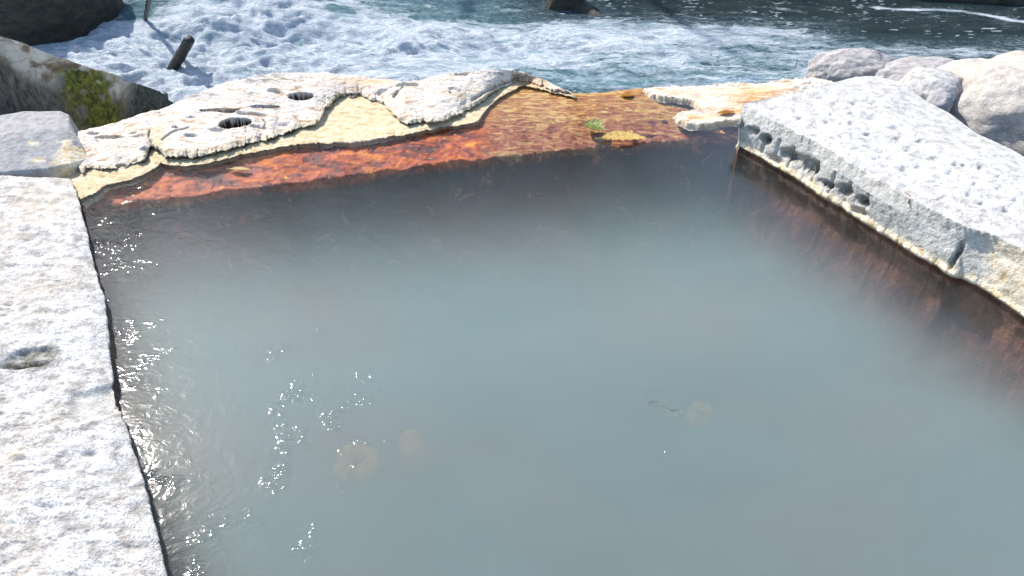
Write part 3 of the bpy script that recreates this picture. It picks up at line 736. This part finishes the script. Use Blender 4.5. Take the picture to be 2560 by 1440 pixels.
def grey_attrs(px, py, G):
    l = np.clip(np.exp(-(((px - 75) / 26) ** 2 + ((py - 358) / 9) ** 2)) + np.exp(-(((px - 100) / 26) ** 2 + ((py - 402) / 8) ** 2)) + sstep(110, 165, px) * sstep(330, 350, py) + np.exp(-(((px - 85) / 24) ** 2 + ((py - 285) / 7) ** 2)) * .7, 0, 1)
    l = l * sstep(-.15, .1, fbm(G, 16, 4, 501) + .25 * l)
    return dict(lime=l, stain_shade=0 * px, rust=0 * px)
o = ridge_rock('grey_slab', [(-330,436,.06),(0,434,.06),(120,425,.055),(178,412,.05),(222,400,.03)], [(-330,292,.12),(0,286,.12),(60,277,.12),(150,275,.11),(172,285,.10),(182,325,.07)], GREYSTONE, 260, .008, 510, back=(0, .12, -.7), attrs=grey_attrs, blur=5)
tag(o, 'flat grey slab spotted with white lime behind the left granite block', 'stone slab')

def moss_attrs(px, py, G):
    n = fbm(G, 5, 4, 520); n2 = fbm(G, 14, 3, 521)
    moss = np.clip(np.exp(-(((px - 232 - (py - 250) * .4) / 62) ** 2 + ((py - 245) / 100) ** 2)) * 2.0 * sstep(-.45, .15, n2), 0, 1)
    wet = sstep(285, 335, px + 25 * n) 
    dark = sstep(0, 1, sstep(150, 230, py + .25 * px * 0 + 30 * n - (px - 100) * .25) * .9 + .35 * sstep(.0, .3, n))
    return dict(moss=moss * (1 - wet * .5), wet=wet, dark=dark)
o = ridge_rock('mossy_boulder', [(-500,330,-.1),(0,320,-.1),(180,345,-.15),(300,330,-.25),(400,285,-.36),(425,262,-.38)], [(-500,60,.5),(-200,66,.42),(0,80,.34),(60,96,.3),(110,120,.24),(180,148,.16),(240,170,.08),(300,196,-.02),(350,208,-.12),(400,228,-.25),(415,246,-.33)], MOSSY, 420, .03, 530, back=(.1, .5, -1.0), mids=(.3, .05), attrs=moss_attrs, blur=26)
tag(o, 'large brown and cream boulder with yellow-green moss at left of the rapids', 'boulder')

def boulder(name, px, py, z, rad, rot, mat, seed, amp=.12, sub=6, sq=.85):
    """Weathered boulder: a squared-off ball displaced by noise, centre given by its spot in the place."""
    import bmesh
    bm = bmesh.new(); bmesh.ops.create_icosphere(bm, subdivisions=sub, radius=1); me = bpy.data.meshes.new(name); bm.to_mesh(me); bm.free()
    n = len(me.vertices); co = np.empty(n * 3, np.float32); me.vertices.foreach_get('co', co); V = co.reshape(-1, 3).astype(float)
    V = np.sign(V) * np.abs(V) ** sq
    rad = np.array(rad); d = amp * (fbm(V + seed, 1.1, 3, seed) + .35 * fbm(V + seed, 4, 4, seed + 1) + .1 * fbm(V + seed, 16, 3, seed + 2))
    V = V * (1 + d[:, None]) * rad
    ca, sa = math.cos(rot), math.sin(rot); V = V @ np.array([[ca, sa, 0], [-sa, ca, 0], [0, 0, 1]])
    me.vertices.foreach_set('co', V.astype(np.float32).ravel()); me.update()
    for a in ('stain_shade', 'lime', 'rust'): me.attributes.new(a, 'FLOAT', 'POINT')
    o = link(name, me, mat); o.location = at(px, py, z).tolist()
    return o

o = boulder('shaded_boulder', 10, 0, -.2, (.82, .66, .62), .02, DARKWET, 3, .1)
tag(o, 'big dark wet boulder in shade at the top left', 'boulder')
o = boulder('river_boulder', 2600, 372, -.27, (.68, .50, .43), -.5, BOULDER, 8, .2)
tag(o, 'large rounded tan boulder behind the right slab at the frame edge', 'boulder')
o = boulder('river_boulder', 2135, 212, -.21, (.27, .17, .2), -.5, BOULDER2, 12, .22)
tag(o, 'smooth mauve grey boulder behind the white mineral crust', 'boulder')
o = boulder('river_boulder', 2300, 235, -.20, (.36, .2, .18), -.1, BOULDER2, 17, .2)
tag(o, 'low mauve grey boulder between the crust and the big tan boulder', 'boulder')
o = boulder('stone_chunk', 2325, 240, -.04, (.17, .15, .13), .4, GRANITE, 23, .14, 5)
tag(o, 'small pale angular stone wedged in front of the big tan boulder', 'stone')
o = boulder('stone_chunk', 2345, 262, .0, (.09, .06, .06), .9, GREYSTONE, 29, .16, 5)
tag(o, 'small dark grey stone in the gap behind the right slab', 'stone')
# wet rocks in the far part of the river
for (px_, py_, z_, r_, rt, sd_, lb) in (
    (1415, 8, -.32, (.15, .12, .22), .2, 41, 'small olive wet rock where the far current splits'),
    (1395, 24, -.41, (.56, .08, .14), -.93, 43, 'long dark rock ridge slanting under the rapids at top centre'),
    (2450, -35, -.30, (1.0, .35, .22), -.1, 47, 'low brown bank rock along the dark water at top right'),
    (1850, -30, -.4, (.9, .3, .2), -.05, 51, 'dark bank rock just above the water at top, right of centre')):
    o = boulder('wet_rock', px_, py_, z_, r_, rt, DARKWET, sd_, .14, 5); tag(o, lb, 'rock')

# ------------------------------------------------------------------ pool water
def build_pool():
    lw = [(130,440),(200,480),(268,440),(400,385),(640,358),(880,338),(1000,318),(1180,288),(1205,265),(1245,226),(1300,204),(1370,214),(1430,233),(1500,235.5),(1600,222),(1700,205),(1900,190)]
    back = at([p[0] for p in lw], [p[1] for p in lw], 0.0)
    a = at(1823, 362, 0); d = np.array([.485, -.874, 0]); nr = np.array([.874, .485, 0])
    r0 = a + nr * .25 - d * .1; r1 = a + d * 3.4 + nr * .25
    e = at(200, 503, 0); dl = np.array([.5, -.866, 0])
    l0 = e + np.array([-.12, 0, 0]); l1 = e + dl * 2.55 + np.array([-.1, -.05, 0])
    poly = [tuple(v[:2]) for v in back] + [tuple(r0[:2]), tuple(r1[:2]), tuple(l1[:2]), tuple(l0[:2])]
    bp = np.array(poly)
    # closed prism; the surface is a grid clipped to the outline by clamping rows between its left and right sides
    import bmesh
    bm = bmesh.new()
    top = [bm.verts.new((x, y, 0)) for x, y in poly]; bot = [bm.verts.new((x, y, -.70)) for x, y in poly]
    ft = bm.faces.new(top); bm.faces.new(bot[::-1])
    for i in range(len(poly)):
        j = (i + 1) % len(poly); bm.faces.new((top[j], top[i], bot[i], bot[j]))
    bmesh.ops.recalc_face_normals(bm, faces=bm.faces)
    bmesh.ops.triangulate(bm, faces=[f for f in bm.faces if abs(f.normal.z) > .9])
    st = .03
    for ax, lo, hi in ((0, bp[:, 0].min(), bp[:, 0].max()), (1, bp[:, 1].min(), bp[:, 1].max())):
        for c in np.arange(lo + st, hi, st):
            co = (c, 0, 0) if ax == 0 else (0, c, 0); no = (1, 0, 0) if ax == 0 else (0, 1, 0)
            g = [f for f in bm.faces if f.normal.z > .9]; g = g + list({e for f in g for e in f.edges}) + list({v for f in g for v in f.verts})
            bmesh.ops.bisect_plane(bm, geom=g, plane_co=co, plane_no=no, dist=1e-6)
    me = bpy.data.meshes.new('pool_water'); bm.to_mesh(me); bm.free()
    V = np.empty(len(me.vertices) * 3, np.float32); me.vertices.foreach_get('co', V); V = V.reshape(-1, 3)
    px, py = px_of(V.astype(float))
    rp = np.zeros(len(V))
    for cx, cy, a, b, s in ((800,1120,120,200,1.),(900,1010,60,60,.6),(1690,1050,75,110,1.6),(350,960,60,200,.34),(420,1230,80,150,.34),(290,620,90,130,.55),(1330,1380,200,60,.35),(960,1420,90,40,.6),(560,1390,120,90,.5)):
        rp = np.maximum(rp, s * np.exp(-(((px - cx) / a) ** 2 + ((py - cy) / b) ** 2)))
    at_ = me.attributes.new('ripple', 'FLOAT', 'POINT'); at_.data.foreach_set('value', rp.astype(np.float32))
    me.materials.append(POOL)
    o = bpy.data.objects.new('pool_water', me); COL.objects.link(o); tag(o, kind='structure')
build_pool()

# ------------------------------------------------------------------ spring vents on the pool floor
def vent(px, py, z, R, r, seed, label, flat=.6):
    nu, nv = 72, 28
    U, Vv = np.meshgrid(np.linspace(0, 2 * math.pi, nu, endpoint=False), np.linspace(0, 2 * math.pi, nv, endpoint=False), indexing='ij')
    base = np.stack([np.cos(U), np.sin(U), 0 * U], -1)
    rr = r * (1 + .7 * fbm(base, 2.2, 3, seed))
    RR = R * (1 + .12 * fbm(base, 1.4, 2, seed + 3))
    x = (RR + rr * np.cos(Vv)) * np.cos(U); y = (RR + rr * np.cos(Vv)) * np.sin(U); zz = rr * np.sin(Vv) * flat
    P = np.stack([x, y, zz], -1); P += .003 * fbm(P, 90, 2, seed + 5)[..., None]
    i = np.arange(nu * nv).reshape(nu, nv)
    Q = np.stack([i, np.roll(i, -1, 0), np.roll(np.roll(i, -1, 0), -1, 1), np.roll(i, -1, 1)], -1).reshape(-1, 4)
    o = link('spring_vent', quads_mesh('spring_vent', P, Q), VENT); o.location = at(px, py, z).tolist()
    tag(o, label, 'vent')
    return o
vent(893, 1160, -.33, .043, .030, 5, 'orange mineral ring of a bubbling vent under the water, left of centre')
vent(1745, 1040, -.32, .018, .03, 9, 'small faint orange vent mound under the water, right of centre')
o = boulder('sunken_stone', 1035, 1130, -.36, (.045, .07, .05), .3, VENT, 61, .2, 4)
tag(o, 'pale tan stone sunk under milky water right of the vent ring', 'stone')

# ------------------------------------------------------------------ wood, twigs and leaves
def wood_tube(name, pts, radii, mat, seed, seg=20, amp=.12, parent=None):
    p = np.array(pts, float); n = 40; q = resample(p, n); rr = np.interp(np.linspace(0, 1, n), np.linspace(0, 1, len(radii)), radii)
    rows = []
    for k in range(n):
        t = q[min(k + 1, n - 1)] - q[max(k - 1, 0)]; t /= np.linalg.norm(t)
        a = np.cross(t, [0, 0, 1.0]); a = a / np.linalg.norm(a) if np.linalg.norm(a) > 1e-3 else np.array([1.0, 0, 0]); b = np.cross(t, a)
        th = np.linspace(0, 2 * math.pi, seg, endpoint=False)
        c = np.cos(th)[:, None] * a + np.sin(th)[:, None] * b
        r = rr[k] * (1 + amp * fbm(c * 1.5 + q[k] * 6, 1.6, 4, seed))
        rows.append(q[k] + c * r[:, None])
    V = np.array(rows); V0 = np.concatenate([V.reshape(-1, 3), [q[0] + (q[0] - q[1]) * .4, q[-1] + (q[-1] - q[-2]) * .4]])
    i = np.arange(n * seg).reshape(n, seg); Q = np.stack([i[:-1], np.roll(i[:-1], -1, 1), np.roll(i[1:], -1, 1), i[1:]], -1).reshape(-1, 4).tolist()
    e0, e1 = n * seg, n * seg + 1
    Fs = Q + [(i[0, (j + 1) % seg], i[0, j], e0) for j in range(seg)] + [(i[-1, j], i[-1, (j + 1) % seg], e1) for j in range(seg)]
    me = bpy.data.meshes.new(name); me.from_pydata(V0.tolist(), [], [tuple(int(v) for v in f) for f in Fs]); me.update()
    return link(name, me, mat, parent)

a = at(428, 175, RIVER_Z - .02); b = at(474, 98, -.12)
lg = wood_tube('driftwood_log', [a, a * .5 + b * .5 + np.array([.004, 0, 0]), b], [.030, .034, .031], WOOD, 81)
tag(lg, 'short dark broken log sticking up out of the white water', 'log')
k1 = a * .3 + b * .7
wood_tube('branch_stub', [k1, k1 + np.array([.05, -.02, .05])], [.014, .009], WOOD, 84, 12, .1, lg)
a = at(360, 62, RIVER_Z - .05); b = at(381, -60, .25)
st_ = wood_tube('driftwood_stick', [a, a * .5 + b * .5 + np.array([.006, 0, 0]), b], [.014, .017, .02], WOOD, 87, 12)
tag(st_, 'thin dark stick rising from the rapids at top left', 'stick')
a = at(2262, 482, .166); b = at(2270, 508, .152)
tw = wood_tube('twig', [a, a * .5 + b * .5 + np.array([.012, 0, .006]), b], [.003, .0035, .002], TWIG, 90, 8); tag(tw, 'tiny curved dry twig lying on the pitted right slab', 'twig')
a = at(1988, 172, .07); b = a + np.array([0, 0, .05])
tw = wood_tube('twig', [a, b], [.0025, .0015], TWIG, 92, 8); tag(tw, 'tiny upright twig stuck in the orange crust', 'twig')

def leaf(px, py, z, length, width, rot, mat, label, curl=.12, seed=1, group=None):
    nu, nv = 40, 14
    U, Vv = np.meshgrid(np.linspace(0, 1, nu), np.linspace(-1, 1, nv), indexing='ij')
    w_ = width * .5 * (np.sin(np.pi * U ** .85) ** .8) * (1 + .06 * np.sin(U * 60 + seed))
    X = (U - .5) * length; Y = Vv * w_ + .06 * length * np.sin(U * 2.6 + seed); Z = np.abs(Vv) ** 1.3 * w_ * curl * 3 + .002 * np.sin(U * 40) * np.abs(Vv) * 0.5 + length * .05 * (U - .5) ** 2
    Z = Z + .0006 * np.cos(U * 70 + np.abs(Vv) * 6)
    P = np.stack([X, Y, Z], -1); P2 = P.copy(); P2[..., 2] -= .0008
    e = bpy.data.objects.new('leaf', None); e.empty_display_size = .02; COL.objects.link(e)
    i = np.arange(nu * nv).reshape(nu, nv); Q = np.stack([i[:-1, :-1], i[1:, :-1], i[1:, 1:], i[:-1, 1:]], -1).reshape(-1, 4)
    Vs = np.concatenate([P.reshape(-1, 3), P2.reshape(-1, 3)]); Qs = np.concatenate([Q, Q[:, ::-1] + nu * nv])
    link('leaf_blade', quads_mesh('leaf_blade', Vs, Qs), mat, e)
    mid = np.stack([X[:, nv // 2], .06 * length * np.sin(U[:, 0] * 2.6 + seed), Z[:, nv // 2] + .0012], -1)
    wood_tube('midrib', [mid[0] - np.array([length * .12, 0, 0]), *mid[::6], mid[-1]], [.0016, .0012, .0006], mat, 5, 6, .05, e)
    e.location = at(px, py, z).tolist(); e.rotation_euler = (0, 0, rot)
    tag(e, label, 'leaf', group); return e
leaf(1560, 348, .006, .205, .085, .10, LEAF_Y, 'long yellow leaf floating at the spillway edge', seed=1)
leaf(1486, 316, .006, .115, .10, -.75, LEAF_G, 'olive green leaf floating on the spillway', .08, seed=2)
leaf(1815, 281, .022, .085, .035, .3, LEAF_O, 'orange leaf on the crust beside the right slab corner', seed=3)
leaf(1782, 327, -.02, .12, .05, -.6, LEAF_O, 'orange leaf sunk in shallow water by the slab corner', seed=4)
leaf(1618, 322, -.012, .07, .022, 0.05, LEAF_O, 'thin orange leaf underwater above the yellow leaf', seed=5)
leaf(1575, 330, -.015, .04, .03, 1.0, LEAF_O, 'small orange leaf scrap touching the yellow leaf from behind', seed=6)
leaf(1570, 240, .004, .07, .045, .3, LEAF_O, 'orange brown leaf at the spillway lip', seed=7)
leaf(600, 424, -.02, .09, .03, .1, LEAF_Y, 'yellow leaf lying on the red ledge left of centre', seed=8)
leaf(1145, 478, -.16, .10, .03, 1.5, TWIG, 'reddish leaf under dark water below the ledge', seed=9)
leaf(1655, 294, -.012, .035, .03, .7, LEAF_O, 'tiny orange leaf scrap left of the crust tongue', seed=10)

# ------------------------------------------------------------------ trees of the far bank: they shade the river and stand in the pool's reflection
def mat_foliage():
    m = M('tree_leaves'); p = m.pos(); a = m.noise(p, 1.3, 3, .6); b = m.noise(p, 9, 3, .6)
    c = m.mix(m.ramp(a, [(.4, 0), (.6, 1)]), m.ramp(b, [(.3, (.03, .06, .012)), (.7, (.08, .12, .02))]), (.12, .13, .015))
    d = m.n('BsdfDiffuse', {'Color': c}); t = m.n('BsdfTranslucent', {'Color': m.mix(.5, c, (.16, .2, .02))})
    mx = m.n('MixShader', {0: .3, 1: d.outputs[0], 2: t.outputs[0]}); m.t.links.new(mx.outputs[0], m.out.inputs[0]); return m.m
FOLIAGE = mat_foliage()
def tree(x, y, h, crad, nleaf, seed, label, bz=-.6):
    r = np.random.default_rng(seed)
    e = bpy.data.objects.new('broadleaf_tree', None); COL.objects.link(e); e.location = (x, y, bz)
    top = np.array([r.uniform(-.3, .3), r.uniform(-.3, .3), h])
    wood_tube('trunk', [(0, 0, 0), top * .5 + np.array([.15, -.1, 0]), top * .95], [.24, .16, .05], BARK, seed, 14, .15, e)
    cl = []
    for k in range(11):
        t = .38 + .055 * k; a = k * 2.4 + r.uniform(-.3, .3); s = top * t
        d = np.array([math.cos(a), math.sin(a), .35]) * crad * r.uniform(.55, .95)
        wood_tube('limb', [s, s + d * .5 + np.array([0, 0, .1]), s + d], [.08, .05, .015], BARK, seed + k, 8, .15, e)
        cl += [s + d, s + d * .6]
    cl += [top, top * .85]
    cl = np.array(cl); c = cl[r.integers(0, len(cl), nleaf)] + r.normal(0, crad * .2, (nleaf, 3))
    ball = r.normal(0, 1, (nleaf, 3)); ball *= (r.uniform(0, 1, (nleaf, 1)) ** .36) / np.linalg.norm(ball, axis=1, keepdims=True)
    c = np.where(r.uniform(0, 1, (nleaf, 1)) < .75, ball * np.array([crad * 1.15, crad * 1.15, h * .36]) + np.array([0, 0, h * .66]), c)
    a = r.normal(0, 1, (nleaf, 3)); a /= np.linalg.norm(a, axis=1, keepdims=True); b = np.cross(a, r.normal(0, 1, (nleaf, 3))); b /= np.linalg.norm(b, axis=1, keepdims=True)
    sz = r.uniform(.03, .06, (nleaf, 1)); q = np.stack([c - a * sz, c + b * sz * .5, c + a * sz, c - b * sz * .5], 1)
    link('crown', quads_mesh('crown', q, np.arange(nleaf * 4).reshape(-1, 4)), FOLIAGE, e, False)
    tag(e, label, 'tree', 'trees on the far bank of the river')
TREES = ((-7.6, 13.2, 6.9, 2.3), (-4.6, 13.4, 7.0, 2.4), (-1.7, 13.5, 7.0, 2.4), (1.3, 13.8, 7.2, 2.4), (-10.5, 13.2, 6.9, 2.3))
BANK_Z = 1.6
TREE_LABELS = ['broad green tree second from the left on the far bank', 'tall green tree in the middle left of the far bank row', 'green tree in the centre of the far bank row', 'tall green tree at the right end of the far bank row', 'green tree at the left end of the far bank row']
for k, (x, y, h, cr) in enumerate(TREES):
    tree(x, y, h - BANK_Z, cr, 9000, 600 + k, TREE_LABELS[k], BANK_Z)
